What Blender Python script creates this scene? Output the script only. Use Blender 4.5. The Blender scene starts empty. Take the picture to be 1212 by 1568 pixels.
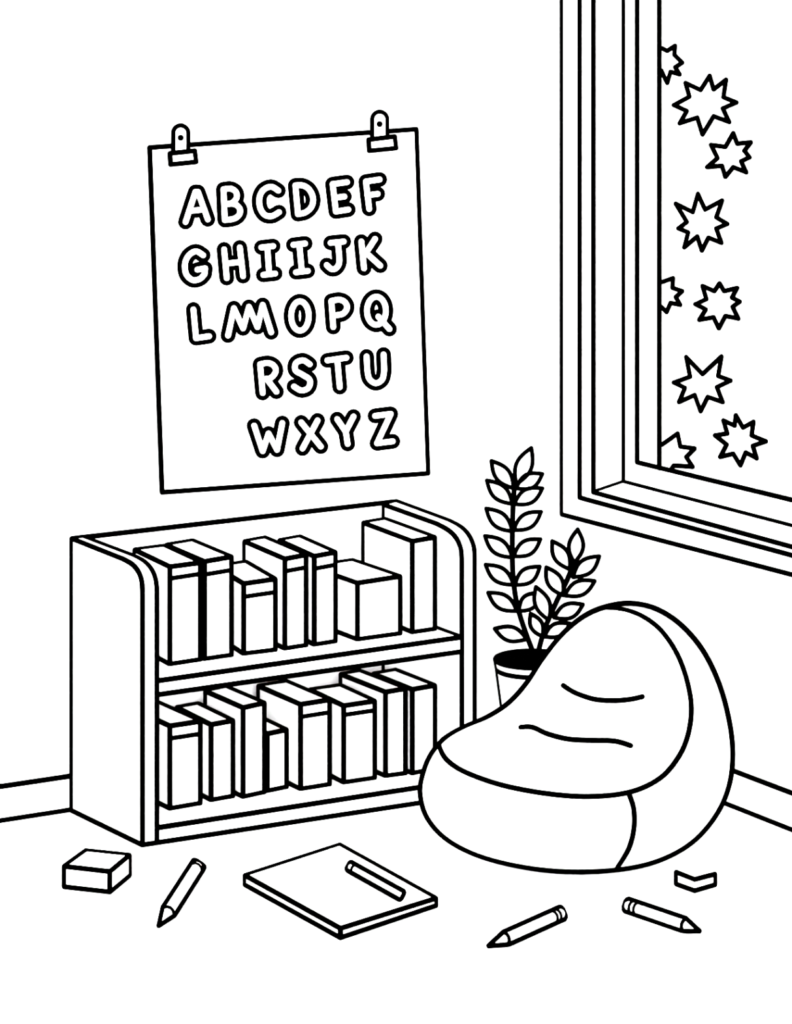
import bpy, math
from mathutils import Vector, Matrix
from mathutils.bvhtree import BVHTree

# ------------------------------------------------------------------ camera
FPX, CX, HOR, IW, IH = 4970.0, 606.0, -139.0, 1212.0, 1568.5
YAW = math.atan2(2945.0, 4970.0)
CH = 2.6
F = Vector((math.sin(YAW), math.cos(YAW), 0)); R = Vector((math.cos(YAW), -math.sin(YAW), 0)); Z = Vector((0, 0, 1))
_t = CH*FPX/(1126.6-HOR)
C = Vector((0, 0, 0)) - F*_t - R*((848-CX)/FPX*_t) + Z*CH      # room corner = world origin
cd = bpy.data.cameras.new("camera"); cam = bpy.data.objects.new("camera", cd)
bpy.context.scene.collection.objects.link(cam)
cam.location = C; cam.rotation_euler = (math.pi/2, 0, -YAW)
cd.sensor_fit = 'VERTICAL'; cd.sensor_height = 36; cd.lens = 36*FPX/IH
cd.shift_y = -(IH/2-HOR)/IH
cd.clip_end = 100
bpy.context.scene.camera = cam

def ray(px, py): return F + R*((px-CX)/FPX) - Z*((py-HOR)/FPX)
def onplane(p, p0, n):
    d = ray(*p); return C + d*((p0-C).dot(n)/d.dot(n))
def onz(p, z): return onplane(p, Vector((0, 0, z)), Z)
def ony(p, y): return onplane(p, Vector((0, y, 0)), Vector((0, 1, 0)))
def onx(p, x): return onplane(p, Vector((x, 0, 0)), Vector((1, 0, 0)))
def onv(p, a, b):   # vertical plane through a,b
    n = (b-a); n = Vector((n.y, -n.x, 0)).normalized(); return onplane(p, a, n)
LR = 0.0079    # line radius
LF = 0.0071    # line radius, small floor items
ZF = 0.0065

# ------------------------------------------------------------------ materials
def mat(name, col, noise=0.0):
    m = bpy.data.materials.new(name); m.use_nodes = True
    nt = m.node_tree; nt.nodes.clear()
    o = nt.nodes.new('ShaderNodeOutputMaterial'); b = nt.nodes.new('ShaderNodeBsdfDiffuse')
    if noise:
        t = nt.nodes.new('ShaderNodeTexNoise'); t.inputs['Scale'].default_value = 30
        r = nt.nodes.new('ShaderNodeValToRGB')
        r.color_ramp.elements[0].color = (col-noise,)*3+(1,); r.color_ramp.elements[1].color = (col,)*3+(1,)
        nt.links.new(t.outputs['Fac'], r.inputs['Fac']); nt.links.new(r.outputs['Color'], b.inputs['Color'])
    else:
        b.inputs['Color'].default_value = (col, col, col, 1)
    nt.links.new(b.outputs[0], o.inputs[0]); return m
WHITE = mat("white_paper_paint", 0.97, 0.01)
BLACK = mat("black_ink", 0.0)

w = bpy.data.worlds.new("bright_sky"); bpy.context.scene.world = w; w.use_nodes = True
bg = w.node_tree.nodes['Background']; bg.inputs[0].default_value = (1, 1, 1, 1); bg.inputs[1].default_value = 16.0
try:
    bpy.context.scene.view_settings.view_transform = 'Standard'
except Exception: pass

# ------------------------------------------------------------------ builder
class B:
    def __init__(s): s.v = []; s.f = []; s.m = []
    def poly(s, pts, m=0):
        i = len(s.v); s.v += [Vector(p) for p in pts]; s.f.append(list(range(i, i+len(pts)))); s.m.append(m)
    def strip(s, a, b, m=0, closed=False):
        n = len(a)
        for i in range(n if closed else n-1):
            j = (i+1) % n; s.poly([a[i], a[j], b[j], b[i]], m)
    def box(s, lo, hi, m=0):      # lo, hi : two quads (4 pts)
        s.poly(lo[::-1], m); s.poly(hi, m); s.strip(lo, hi, m, True)
    def ring(s, outer, inner, m=0): s.strip(outer, inner, m, True)
    def ball(s, c, r, m=1):
        nu, nv = 10, 6; i0 = len(s.v)
        s.v.append(c+Z*r)
        for a in range(1, nv):
            th = math.pi*a/nv
            for b in range(nu):
                ph = 2*math.pi*b/nu
                s.v.append(c+Vector((math.sin(th)*math.cos(ph), math.sin(th)*math.sin(ph), math.cos(th)))*r)
        s.v.append(c-Z*r); e = len(s.v)-1
        for b in range(nu):
            s.f.append([i0, i0+1+b, i0+1+(b+1) % nu]); s.m.append(m)
            q = i0+1+(nv-2)*nu; s.f.append([e, q+(b+1) % nu, q+b]); s.m.append(m)
        for a in range(nv-2):
            for b in range(nu):
                q = i0+1+a*nu; s.f.append([q+b, q+nu+b, q+nu+(b+1) % nu, q+(b+1) % nu]); s.m.append(m)
    def run(s, pts, r, m=1, k=10):
        n = len(pts); i0 = len(s.v); up = None
        for i, p in enumerate(pts):
            t = (pts[min(i+1, n-1)]-pts[max(i-1, 0)]).normalized()
            if up is None:
                up = t.cross(Vector((0.31, 0.52, 0.79))).normalized()
            else:
                up = (up - t*up.dot(t)).normalized()
            q = t.cross(up)
            for j in range(k):
                a = 2*math.pi*j/k; s.v.append(p+(up*math.cos(a)+q*math.sin(a))*r)
        for i in range(n-1):
            for j in range(k):
                a = i0+i*k+j; b = i0+i*k+(j+1) % k
                s.f.append([a, b, b+k, a+k]); s.m.append(m)
    def tube(s, pts, r=None, closed=False, m=1):
        r = r or LR
        P = [Vector(pts[0])]
        for p in pts[1:]:
            if (Vector(p)-P[-1]).length > 1e-5: P.append(Vector(p))
        if closed: P.append(P[0].copy())
        if len(P) < 2: return
        cur = [P[0]]; s.ball(P[0], r, m)
        for i in range(1, len(P)):
            cur.append(P[i])
            if i == len(P)-1: break
            if (P[i]-P[i-1]).angle(P[i+1]-P[i]) > math.radians(22):
                s.run(cur, r, m); s.ball(P[i], r, m); cur = [P[i]]
        s.run(cur, r, m); s.ball(P[-1], r, m)
    def make(s, name, parent=None, smooth=False):
        me = bpy.data.meshes.new(name); me.from_pydata([tuple(x) for x in s.v], [], s.f)
        me.materials.append(WHITE); me.materials.append(BLACK)
        for p, m in zip(me.polygons, s.m): p.material_index = m; p.use_smooth = smooth
        me.update(); o = bpy.data.objects.new(name, me); bpy.context.scene.collection.objects.link(o)
        if parent: o.parent = parent
        return o

def empty(name):
    e = bpy.data.objects.new(name, None); bpy.context.scene.collection.objects.link(e); e.empty_display_size = .1; return e

def smooth(pts, n=8, closed=False):
    P = [Vector(p) for p in pts]; N = len(P); out = []
    for i in range(N if closed else N-1):
        if closed: a, b, c, d = P[(i-1) % N], P[i], P[(i+1) % N], P[(i+2) % N]
        else: a, b, c, d = P[max(i-1, 0)], P[i], P[i+1], P[min(i+2, N-1)]
        for k in range(n):
            t = k/n
            out.append(0.5*((2*b)+(c-a)*t+(2*a-5*b+4*c-d)*t*t+(3*b-a-3*c+d)*t**3))
    if not closed: out.append(P[-1])
    return out

# ------------------------------------------------------------------ room shell
b = B(); b.box([Vector(q) for q in ((-5, -7, -.1), (.16, -7, -.1), (.16, .12, -.1), (-5, .12, -.1))],
               [Vector(q) for q in ((-5, -7, 0), (.16, -7, 0), (.16, .12, 0), (-5, .12, 0))]); b.make("floor")
b = B(); b.box([Vector(q) for q in ((-5, 0, 0), (0, 0, 0), (0, .12, 0), (-5, .12, 0))],
               [Vector(q) for q in ((-5, 0, 3.1), (0, 0, 3.1), (0, .12, 3.1), (-5, .12, 3.1))]); b.make("wall_back")

# window outlines (bottom-far, bottom-near, top-near, top-far) on planes parallel to right wall
def wq(cx, cy, slope, x, right=1420, top=-118):
    return [onx((cx, cy), x), onx((right, cy+slope*(right-cx)), x), onx((right, top), x), onx((cx, top), x)]
XF = -0.025; DJ = 0.10
open_in = wq(908, 754, .275, XF, 1380, -105)
wall_open = [Vector((0, p.y, p.z)) for p in open_in]
b = B()
outer = [Vector((0, 0, 0)), Vector((0, -5, 0)), Vector((0, -5, 3.1)), Vector((0, 0, 3.1))]
b.ring(outer, wall_open); b.ring([p+Vector((.15, 0, 0)) for p in outer], [p+Vector((.15, 0, 0)) for p in wall_open])
b.strip(outer, [p+Vector((.15, 0, 0)) for p in outer], 0, True)
b.make("wall_right")

win = empty("window_1")
c0 = wq(860, 788, .262, XF); c1 = wq(889, 762, .272, XF, 1400, -111); c2 = open_in
s0 = wq(955, 738, .262, DJ, 1360, -98); s1 = wq(977, 708, .243, DJ, 1330, -85)
gl = wq(1011, 717, .243, DJ, 1330, -85)
b = B()
b.ring(c0, c1); b.ring(c1, c2); b.strip([Vector((-.001, p.y, p.z)) for p in c0], c0, 0, True)
b.tube(c0, closed=True); b.tube([p-Vector((LR*.6, 0, 0)) for p in c1], closed=True); b.tube(c2, closed=True)
b.make("casing", win)
b = B(); b.strip(c2, s0, 0, True)
for i in range(4): b.tube([c2[i], s0[i]])
b.make("jamb", win)
b = B(); b.ring(s0, s1); b.tube([p-Vector((LR*.5, 0, 0)) for p in s0], closed=True); b.tube([p-Vector((LR*.6, 0, 0)) for p in s1], closed=True)
b.tube([p-Vector((LR*.6, 0, 0)) for p in (gl[0], gl[3])])
b.make("sash", win)
b = B(); b.poly(s1); b.make("pane", win)

stars = [
 ([(1013,74),(1021,78),(1033,70),(1032,84),(1044,96),(1033,103),(1040,114),(1026,110),(1021,127),(1012,108)], False),
 ([(1086,116),(1092,137),(1111,122),(1107,149),(1127,157),(1106,166),(1116,187),(1092,178),(1075,206),(1067,180),(1040,189),(1051,170),(1031,161),(1055,148),(1049,127),(1072,138)], True),
 ([(1122,204),(1128,220),(1149,218),(1139,231),(1147,241),(1134,247),(1142,264),(1122,256),(1110,271),(1105,254),(1082,256),(1098,242),(1088,222),(1110,225)], True),
 ([(1068,297),(1079,321),(1105,307),(1096,333),(1113,343),(1096,350),(1104,372),(1084,364),(1074,384),(1067,362),(1047,379),(1053,356),(1038,350),(1051,340),(1034,312),(1060,325)], True),
 ([(1013,432),(1030,426),(1029,441),(1044,446),(1034,455),(1041,467),(1026,464),(1020,478),(1012,470)], False),
 ([(1101,434),(1108,446),(1128,441),(1120,456),(1132,462),(1121,470),(1130,488),(1110,484),(1100,503),(1092,486),(1070,490),(1080,474),(1064,466),(1081,458),(1075,438),(1093,446)], True),
 ([(1050,547),(1075,573),(1104,546),(1099,576),(1118,583),(1097,593),(1106,616),(1083,608),(1072,630),(1063,605),(1039,616),(1048,594),(1031,586),(1056,577)], True),
 ([(1126,636),(1137,655),(1153,646),(1150,667),(1172,676),(1152,683),(1158,702),(1141,693),(1133,713),(1122,695),(1102,700),(1112,681),(1094,667),(1113,664),(1107,644),(1124,652)], True),
 ([(1013,681),(1037,664),(1041,684),(1063,687),(1050,700),(1060,715),(1031,713),(1027,719)], False)]
b = B()
for s, cl in stars:
    b.tube([onx(p, DJ-LR*.6) for p in s], r=.0075, closed=cl)
b.make("star_window_decals", win)

# baseboards
def bb(name, a, bb_, nrm, h=.105, lines=None):
    b = B(); th = .012
    lo = [a, bb_, bb_+nrm*th, a+nrm*th]; b.box(lo, [p+Z*h for p in lo])
    la, lb = lines
    b.tube([la+nrm*th+Z*h, lb+nrm*th+Z*h]); b.tube([la+nrm*th+Z*ZF, lb+nrm*th+Z*ZF]); b.make(name)
xr = ony((640, 1160), -.012).x
bb("baseboard_back", Vector((-5, -.001, 0)), Vector((-.013, -.001, 0)), Vector((0, -1, 0)), .103, (Vector((-5, 0, 0)), Vector((xr, 0, 0))))
bb("baseboard_right", Vector((-.001, -5, 0)), Vector((-.001, -.013, 0)), Vector((-1, 0, 0)), .109, (Vector((0, -5, 0)), Vector((0, -.4, 0))))

# ------------------------------------------------------------------ poster
YP = -.008
post = empty("alphabet_poster")
b = B(); pc = [(229, 226), (637, 198), (655, 725), (248, 754)]
q = [ony(p, YP) for p in pc]; b.box([Vector((p.x, -.0002, p.z)) for p in q], q); b.tube(q, closed=True); b.make("sheet", post)
def sm(*p): return [(v.x, v.y) for v in smooth([(a, c, 0) for a, c in p], 5)]
def oval(x, y, rx, ry): return [(x+rx*math.cos(a*math.pi/14), y+ry*math.sin(a*math.pi/14)) for a in range(29)]
letters = {
'A':[[(284,340),(299,294),(303,294),(318,336)],[(291,323),(311,321)]],
'B':[[(344,337),(342,290)],sm((342,290),(353,289),(361,294),(362,303),(355,311),(345,313)),sm((350,312),(360,313),(367,320),(366,329),(358,335),(344,337))],
'C':[sm((426,292),(415,286),(403,291),(397,303),(398,318),(405,329),(416,331),(427,325))],
'D':[[(452,284),(456,328)],sm((452,284),(463,284),(473,290),(479,303),(477,316),(468,325),(456,328))],
'E':[[(531,279),(509,282),(514,324),(533,321)],[(512,303),(527,301)]],
'F':[[(581,275),(560,278),(565,320)],[(562,299),(578,297)]],
'G':[sm((311,391),(300,385),(289,391),(283,404),(285,420),(295,429),(306,427),(313,420))+[(314,411),(302,413)]],
'H':[[(343,382),(347,426)],[(367,379),(372,423)],[(345,404),(370,401)]],
'I1':[[(400,379),(418,377)],[(409,378),(412,420)],[(403,421),(421,419)]],
'I2':[[(449,375),(467,373)],[(458,374),(462,416)],[(453,417),(471,415)]],
'J':[[(506,372),(526,370)],[(517,371),(519,390)]+sm((519,390),(519,403),(514,411),(507,412),(500,406))],
'K':[[(553,370),(557,411)],[(574,366),(557,392)],[(561,388),(582,407)]],
'L':[[(296,474),(300,518),(320,515)]],
'MM':[[(349,514),(358,472),(372,503),(381,470),(394,501),(402,467),(415,509)]],
'O':[oval(459,484,13.5,22.5)],
'P':[[(510,501),(507,461)],sm((507,461),(519,459),(528,463),(531,472),(524,481),(509,483))],
'Q':[oval(576,476,14.5,21.5),[(579,485),(596,504)]],
'R':[[(402,602),(398,558)],sm((398,558),(410,556),(419,560),(422,569),(414,579),(400,581)),[(408,580),(423,600)]],
'S':[sm((474,558),(464,552),(453,556),(452,567),(463,574),(474,582),(472,594),(461,598),(450,592))],
'T':[[(501,552),(530,548)],[(516,550),(520,593)]],
'U':[[(561,546),(562,566)]+sm((562,566),(565,580),(575,587),(585,581),(588,567))+[(587,543)]],
'W':[[(389,652),(402,691),(411,664),(424,689),(432,648)]],
'X':[[(461,647),(491,684)],[(486,644),(463,687)]],
'Y':[[(516,642),(529,661),(541,638)],[(529,661),(532,680)]],
'Z':[[(574,637),(598,634),(577,679),(601,676)]]}
def sticker(b, strokes, r, y, m):
    k = 16; n = 0; st_ = 1.6e-5
    for st in strokes:
        for i, p in enumerate(st):
            n += 1; yy = y-n*st_
            b.poly([ony((p[0]+r*math.cos(2*math.pi*j/k), p[1]+r*math.sin(2*math.pi*j/k)), yy) for j in range(k)], m)
            if i:
                a = Vector(st[i-1]); c = Vector(p); d = (c-a)
                if d.length < .01: continue
                n += 1; yy = y-n*st_
                d = Vector((-d.y, d.x)).normalized()*r
                b.poly([ony(tuple(a+d), yy), ony(tuple(c+d), yy), ony(tuple(c-d), yy), ony(tuple(a-d), yy)], m)
b = B()
for st in letters.values():
    sticker(b, st, 11.8, YP-.0008, 1); sticker(b, st, 4.2, YP-.0034, 0)
b.make("letters", post)

def clip(cx, top, base, dot):
    b = B(); y = YP-.016
    arc = [(cx-11.5, base[0][1]-2)]+[(cx+11.5*math.cos(a), top+11.5-11.5*math.sin(a)) for a in [math.pi*(1-i/10) for i in range(11)]]+[(cx+11.5, base[0][1]-4)]
    f = [ony(p, y+.004) for p in arc]; b.poly(f); b.strip(f, [Vector((p.x, -.001, p.z)) for p in f], 0, True); b.tube(f, r=.0070)
    f = [ony(p, y) for p in base]; b.poly(f); b.strip(f, [Vector((p.x, -.001, p.z)) for p in f], 0, True); b.tube(f, closed=True)
    b.poly([ony((dot[0]+4.8*math.cos(i*math.pi/8), dot[1]+4.8*math.sin(i*math.pi/8)), y+.002) for i in range(16)], 1)
    b.make("bulldog_clip", post)
clip(276.5, 192, [(260, 235), (298, 231), (300, 248), (261, 252)], (276.5, 211))
clip(581, 171, [(564, 214), (604, 209), (606, 227), (565, 231)], (581, 190))

# ------------------------------------------------------------------ bookshelf
YB = -.0215
shelf = empty("bookshelf")
Af = onz((218, 1294), ZF); Bf = onz((726, 1217), ZF)
def front(p): return onv(p, Af, Bf)
def back(px, z=None, py=None):
    p = ony((px, py if py is not None else 900), YB)
    return p if z is None else Vector((p.x, p.y, z))
Ab = back(110, ZF); Aib = back(128, ZF); Aif = front((240, 1291)); Brb = back(607, ZF); Bib = back(587, ZF); Bif = front((707, 1220))
def flat0(p): return Vector((p.x, p.y, ZF))
def panel(outer, inner, ofb, off, ifb, iff, name, drawback=True):
    O = [flat0(ofb)]+[onv(p, ofb, off) for p in outer[:-1]]+[flat0(off)]
    I = [flat0(ifb)]+[onv(p, ifb, iff) for p in inner[:-1]]+[flat0(iff)]
    O2 = O[:1]+[O[1]]+smooth(O[2:-1], 4)+[O[-1]]; I2 = I[:1]+[I[1]]+smooth(I[2:-1], 4)+[I[-1]]
    b = B(); b.poly(O2); b.poly(I2); b.strip(O2, I2, 0, True)
    b.tube(O2, closed=True); b.tube(I2, closed=True); b.tube([O2[1], I2[1]]); b.make(name, shelf)
panel([(110,825),(188,856),(202,864),(212,876),(217,891),(218,907),(218,1294)],
      [(128,823),(205,852),(221,861),(232,873),(238,888),(240,905),(240,1291)], Ab, Af, Aib, Aif, "side_panel_left")
panel([(607,768),(688,798),(706,808),(718,821),(725,838),(726,856),(726,1217)],
      [(587,773),(668,802),(686,812),(698,824),(705,840),(706.5,856),(706.5,1220)], Brb, Bf, Bib, Bif, "side_panel_right")
b = B()
tl = ony((110, 825), YB); tr = ony((607, 768), YB)
b.poly([Ab, Brb, tr, tl]); b.tube([tl, tr]); b.make("back_panel", shelf)
def board(fl, fr, fl2, fr2, name):
    a, c = front(fl), front(fr); a2, c2_ = front(fl2), front(fr2)
    if a2.z < ZF: a2.z = ZF
    if c2_.z < ZF: c2_.z = ZF
    ab, cb = back(128, a.z), back(587, c.z); ab2, cb2 = back(128, a2.z), back(587, c2_.z)
    b = B(); b.box([a2, c2_, cb2, ab2], [a, c, cb, ab])
    b.tube([a, c]); b.tube([a2, c2_]); b.tube([c, cb]); b.make(name, shelf)
    n = (c-a).cross(cb-a).normalized()
    return a, n
midp = board((240, 1043), (706, 976), (240, 1064), (706, 998), "shelf_board_mid")
botp = board((240, 1268), (706, 1196), (240, 1291), (706, 1220), "shelf_board_bottom")
b = B(); b.tube([Af, Bf]); b.make("base_edge", shelf)

# ------------------------------------------------------------------ books
# TL, TR, BR, BL, back-top-left, band (yl, yr) or None
up_books = [
 ((260,868),(306,862),(306,1013),(260,1020),(190,836),(886,879)),
 ((313,860),(354,853),(354,1006),(313,1012),(247,832),(880,873)),
 ((373,894),(421,887),(421,998),(373,1004),(330,868),(914,907)),
 ((436,856),(468,850),(468,991),(436,996),(373,829),(875,869)),
 ((481,852),(513,846),(513,985),(481,990),(428,828),(871,865)),
 ((547,893),(612,883),(612,973),(547,982),(476,868),None),
 ((631,829),(665,823),(665,966),(631,971),(544,797),None)]
lo_books = [
 ((260,1112),(306,1105),(306,1233),(260,1241),(197,1083),(1131,1124)),
 ((323,1110),(356,1104),(356,1222),(323,1228),(271,1084),None),
 ((372,1084),(404,1077),(404,1216),(372,1223),(315,1059),None),
 ((409,1124),(438,1118),(438,1208),(409,1214),(378,1109),None),
 ((460,1079),(504,1072),(504,1204),(460,1211),(396,1051),(1098,1091)),
 ((526,1081),(573,1074),(573,1194),(526,1201),(475,1057),(1095,1088)),
 ((590,1060),(620,1055),(620,1187),(590,1191),(522,1033),None),
 ((631,1056),(665,1050),(665,1180),(631,1187),(572,1032.5),None)]
b = B()
for books, (p0, n) in ((up_books, midp), (lo_books, botp)):
    for TL, TR, BR, BL, TB, band in books:
        bl = onplane(BL, p0, n)+Z*.005; br = onplane(BR, p0, n)+Z*.005
        tl_ = onv(TL, bl, br); tr_ = onv(TR, bl, br)
        tb = onz(TB, tl_.z); d = tb-tl_; d.z = 0
        lim = (-.034)-max(tl_.y, tr_.y)
        if d.y > lim: d = Vector((d.x, lim, 0))
        lo = [bl, br, br+d, bl+d]; hi = [tl_, tr_, tr_+d, tl_+d]
        b.box(lo, hi)
        b.tube(hi, closed=True); b.tube([hi[0], lo[0]]); b.tube([hi[1], lo[1]]); b.tube([hi[3], lo[3]])
        b.tube([lo[0], lo[1]]); b.tube([lo[0], lo[3]])
        if band:
            b.tube([onv((BL[0], band[0]), bl, br), onv((BR[0], band[1]), bl, br)], r=LR*.9)
b.make("books")

# ------------------------------------------------------------------ plant
plant = empty("potted_plant")
pb = onz((815, 1170), 0); tp = (pb-C).dot(F)
zr = CH-(1010-HOR)/FPX*tp; rr = 57*tp/FPX
def circ(c, r, z, n=48): return [Vector((c.x+r*math.cos(2*math.pi*i/n), c.y+r*math.sin(2*math.pi*i/n), z)) for i in range(n)]
b = B()
r2 = rr*.95; zb = zr-.030; rb = rr*.62
b.strip(circ(pb, rr, zr), circ(pb, r2, zb), 0, True); b.strip(circ(pb, r2, zb), circ(pb, rb, ZF), 0, True)
b.poly(circ(pb, rb, ZF)); b.poly(circ(pb, rr, zr-.002), 1)
b.tube(circ(pb, rr, zr), closed=True); b.tube(circ(pb, r2, zb), closed=True); b.tube(circ(pb, rb, ZF), closed=True)
for s in (-1, 1):
    b.tube([Vector((pb.x, pb.y, 0))+R*s*rr+Z*zr, Vector((pb.x, pb.y, 0))+R*s*r2+Z*zb, Vector((pb.x, pb.y, 0))+R*s*rb+Z*ZF])
b.make("pot", plant)
def onst(p, off=0): return onplane(p, pb-F*off, F)
st1 = smooth([onst(p) for p in ((818,1005),(803,965),(791,925),(785,880),(784,830),(785,780),(788,735))], 6)
st2 = smooth([onst(p, .02) for p in ((822,1005),(833,965),(850,925),(868,888),(879,860))], 6)
b = B(); b.tube(st1, r=.0085); b.tube(st2, r=.0085); b.make("stems", plant)
leaves = [
 ((790,742),(813,686),12),((786,748),(752,706),11),((790,748),(830,726),11),
 ((784,772),(745,736),11),((787,772),(830,748),11),
 ((784,814),(744,779),11),((786,812),(828,784),11),
 ((784,854),(742,821),11),((786,852),(827,826),11),
 ((786,896),(743,865),11),((788,896),(826,868),11),
 ((791,936),(747,908),11),((794,936),(825,908),11),
 ((806,979),(757,963),11),
 ((879,862),(884,811),11),((872,872),(845,829),11),((877,884),(917,852),11),
 ((862,912),(836,869),11),((864,912),(910,890),11),
 ((840,950),(820,899),11),((848,946),(892,926),11),
 ((830,975),(812,940),9),((833,975),(872,955),10)]
b = B()
for i, (bs, tip, hw) in enumerate(leaves):
    base_off = .02 if i >= 14 else 0.
    a = onst(bs, base_off+.002); t = onst(tip, base_off+(.035 if i % 2 else .012)+.001*i)
    ax = t-a; L = ax.length; ax = ax/L
    nrm = (-F - ax*(-F).dot(ax)).normalized(); sd = ax.cross(nrm)
    W = hw*tp/FPX; N = 12; Lf = []; Rt = []; Md = []
    for k in range(N+1):
        u = k/N; wv = W*(math.sin(math.pi*u)**1.0 if 0 < u < 1 else 0)
        c = a+ax*L*u; Md.append(c+nrm*.004*math.sin(math.pi*u)*-1)
        Lf.append(c+sd*wv); Rt.append(c-sd*wv)
    b.strip(Lf, Md); b.strip(Md, Rt)
    b.tube(Lf+Rt[::-1][1:], r=.0068)
b.make("leaves", plant)

# ------------------------------------------------------------------ bean bag
out = [(643,1215),(648,1183),(660,1155),(681,1131),(710,1114),(745,1099),(778,1077),(806,1046),(832,1007),(862,970),(895,943),(928,929),
       (965,924),(1003,932),(1040,955),(1073,992),(1097,1038),(1113,1090),(1121,1145),(1117,1197),(1099,1243),(1065,1285),(1020,1313),
       (965,1329),(890,1335),(815,1330),(740,1313),(686,1287),(654,1253)]
o2 = smooth([(p[0], p[1], 0) for p in out], 6, True)
P0 = onz((890, 1335), .006); nv = ray(885, 1140).normalized()
O3 = [onplane((p.x, p.y), P0, nv) for p in o2]; cc = onplane((885, 1165), P0, nv)
OB = [o+(cc-o).normalized()*LR*.7 for o in O3]
K = 20; rings = []
for sgn, dep in ((-1, .36), (1, .30)):
    rs = []
    for k in range(K+1):
        ph = math.pi/2*k/K; row = []
        for o in OB:
            p = cc+(o-cc)*math.cos(ph); h = max(0, min(1, p.z/.72))
            p = p+nv*sgn*dep*(1-.5*h)*math.sin(ph)
            p.z = max(p.z, .003); row.append(p)
        rs.append(row)
    rings.append(rs)
b = B()
nO = len(O3)
for rs in rings:
    base = len(b.v)
    for row in rs: b.v += row
    for k in range(K):
        for j in range(nO):
            a = base+k*nO+j; c = base+k*nO+(j+1) % nO; b.f.append([a, c, c+nO, a+nO]); b.m.append(0)
bvh = BVHTree.FromPolygons([tuple(v) for v in b.v], b.f)
def onbag(p):
    d = ray(*p).normalized(); h = bvh.ray_cast(C, d)
    q = h[0] if h[0] is not None else onplane(p, P0, nv)
    return q-d*LR*.6
bag = empty("bean_bag_chair")
b.make("cushion_body", bag, True)
b = B(); b.tube([p-(p-C).normalized()*.030 for p in O3], closed=True, r=LR*.98)
for pts in ([(900,940),(925,933),(955,934),(985,945),(1013,967),(1037,1003),(1052,1045),(1058,1085),(1053,1125),(1038,1160),(1010,1192),(965,1213),(905,1220),(840,1216),(770,1203),(715,1184),(686,1166),(674,1148),(675,1136),(686,1127)],
            [(862,1050),(880,1061),(910,1071),(940,1073),(965,1071),(983,1067)],
            [(797,1114),(815,1114),(838,1124),(870,1132),(905,1134),(940,1135),(965,1142)],
            [(963,1217),(970,1240),(970,1270),(962,1300),(945,1328)]):
    b.tube([onbag((p.x, p.y)) for p in smooth([(q[0], q[1], 0) for q in pts], 6)], r=.0074)
b.make("piping_and_creases", bag)

# ------------------------------------------------------------------ floor items
def slab(name, base, top, backtop, back_first=False):
    fl = [onz(p, ZF) for p in base]
    tp_ = [Vector((p.x, p.y, CH-(y-HOR)/FPX*(p-C).dot(F))) for p, y in zip(fl, top)]
    tb = onz(backtop, sum(p.z for p in tp_)/3); bb_ = Vector((tb.x, tb.y, ZF))
    b = B(); b.box(fl+[bb_], tp_+[tb]); b.tube(tp_+[tb], closed=True, r=LF); b.tube(fl, r=LF)
    for i in range(3): b.tube([fl[i], tp_[i]], r=LF)
    b.make(name); return tp_[0].z
slab("rubber_eraser", [(98,1358),(168,1366),(198,1341)], [1327,1335,1310], (131,1303))
zn = slab("notebook", [(375,1355),(521,1436),(667,1387)], [1341,1422,1376], (520,1294))

def pencil(name, E, Bp, T, half, rings_, zc, lead=True):
    e = onz(E, zc); c = onz(Bp, zc); t = onz(T, zc if not lead else zc*.75)
    ax = (c-e).normalized(); vw = ((e+t)/2-C).normalized(); s = ax.cross(vw).normalized(); n = ax.cross(s).normalized()
    if n.dot(vw) > 0: n = -n
    rr = half*(e-C).dot(F)/FPX; NS = 12; r_ = .0064; cr = r_*.6
    up = n*.006
    def rg(p, r): return [p+(s*math.cos(2*math.pi*i/NS)+n*math.sin(2*math.pi*i/NS))*r for i in range(NS)]
    b = B()
    prof = [(e, rr*.45), (e+ax*rr*.2, rr*.8), (e+ax*rr*.65, rr)]
    if lead: prof += [(c, rr), (t, .0005)]
    else: prof += [(c-ax*rr*.65, rr), (c-ax*rr*.2, rr*.8), (c, rr*.45)]
    R_ = [rg(p, max(r-cr, .0003)) for p, r in prof]
    for i in range(len(R_)-1): b.strip(R_[i], R_[i+1], 0, True)
    b.poly(R_[0]); b.poly(R_[-1])
    sil = [p+s*r+up for p, r in prof]+[p-s*r+up for p, r in prof[::-1]]
    b.tube(sil, closed=True, r=r_)
    for d in rings_:
        b.tube(rg(e+ax*d*(e-C).dot(F)/FPX*(1 if lead else 1), rr-.002)[:7], r=r_*.62)
    if lead:
        b.tube(rg(c, rr-.002)[:7], r=r_*.75)
    return b.make(name)
pencil("pencil", (304,1324), (256,1399), (241,1421), 10.5, (14, 27), .017)
pencil("pencil", (861,1398), (772,1438), (745,1450), 10, (17, 27), .017)
pencil("pencil", (958,1386), (1049,1417), (1073,1427), 10, (15, 25), .017)
pencil("pen", (535,1327), (619,1374), (619,1374), 7, (17,), zn+.013, False)

b = B()
fl = [onz(p, ZF) for p in ((1035,1354),(1063,1364),(1094,1355))]
tp_ = [Vector((p.x, p.y, CH-(y-HOR)/FPX*(p-C).dot(F))) for p, y in zip(fl, (1336,1347,1339))]
bk = F*.004
b.strip(fl, tp_); b.strip([p+bk for p in fl], [p+bk for p in tp_]); b.tube(fl+tp_[::-1], closed=True, r=LF)
b.make("folded_paper_card")
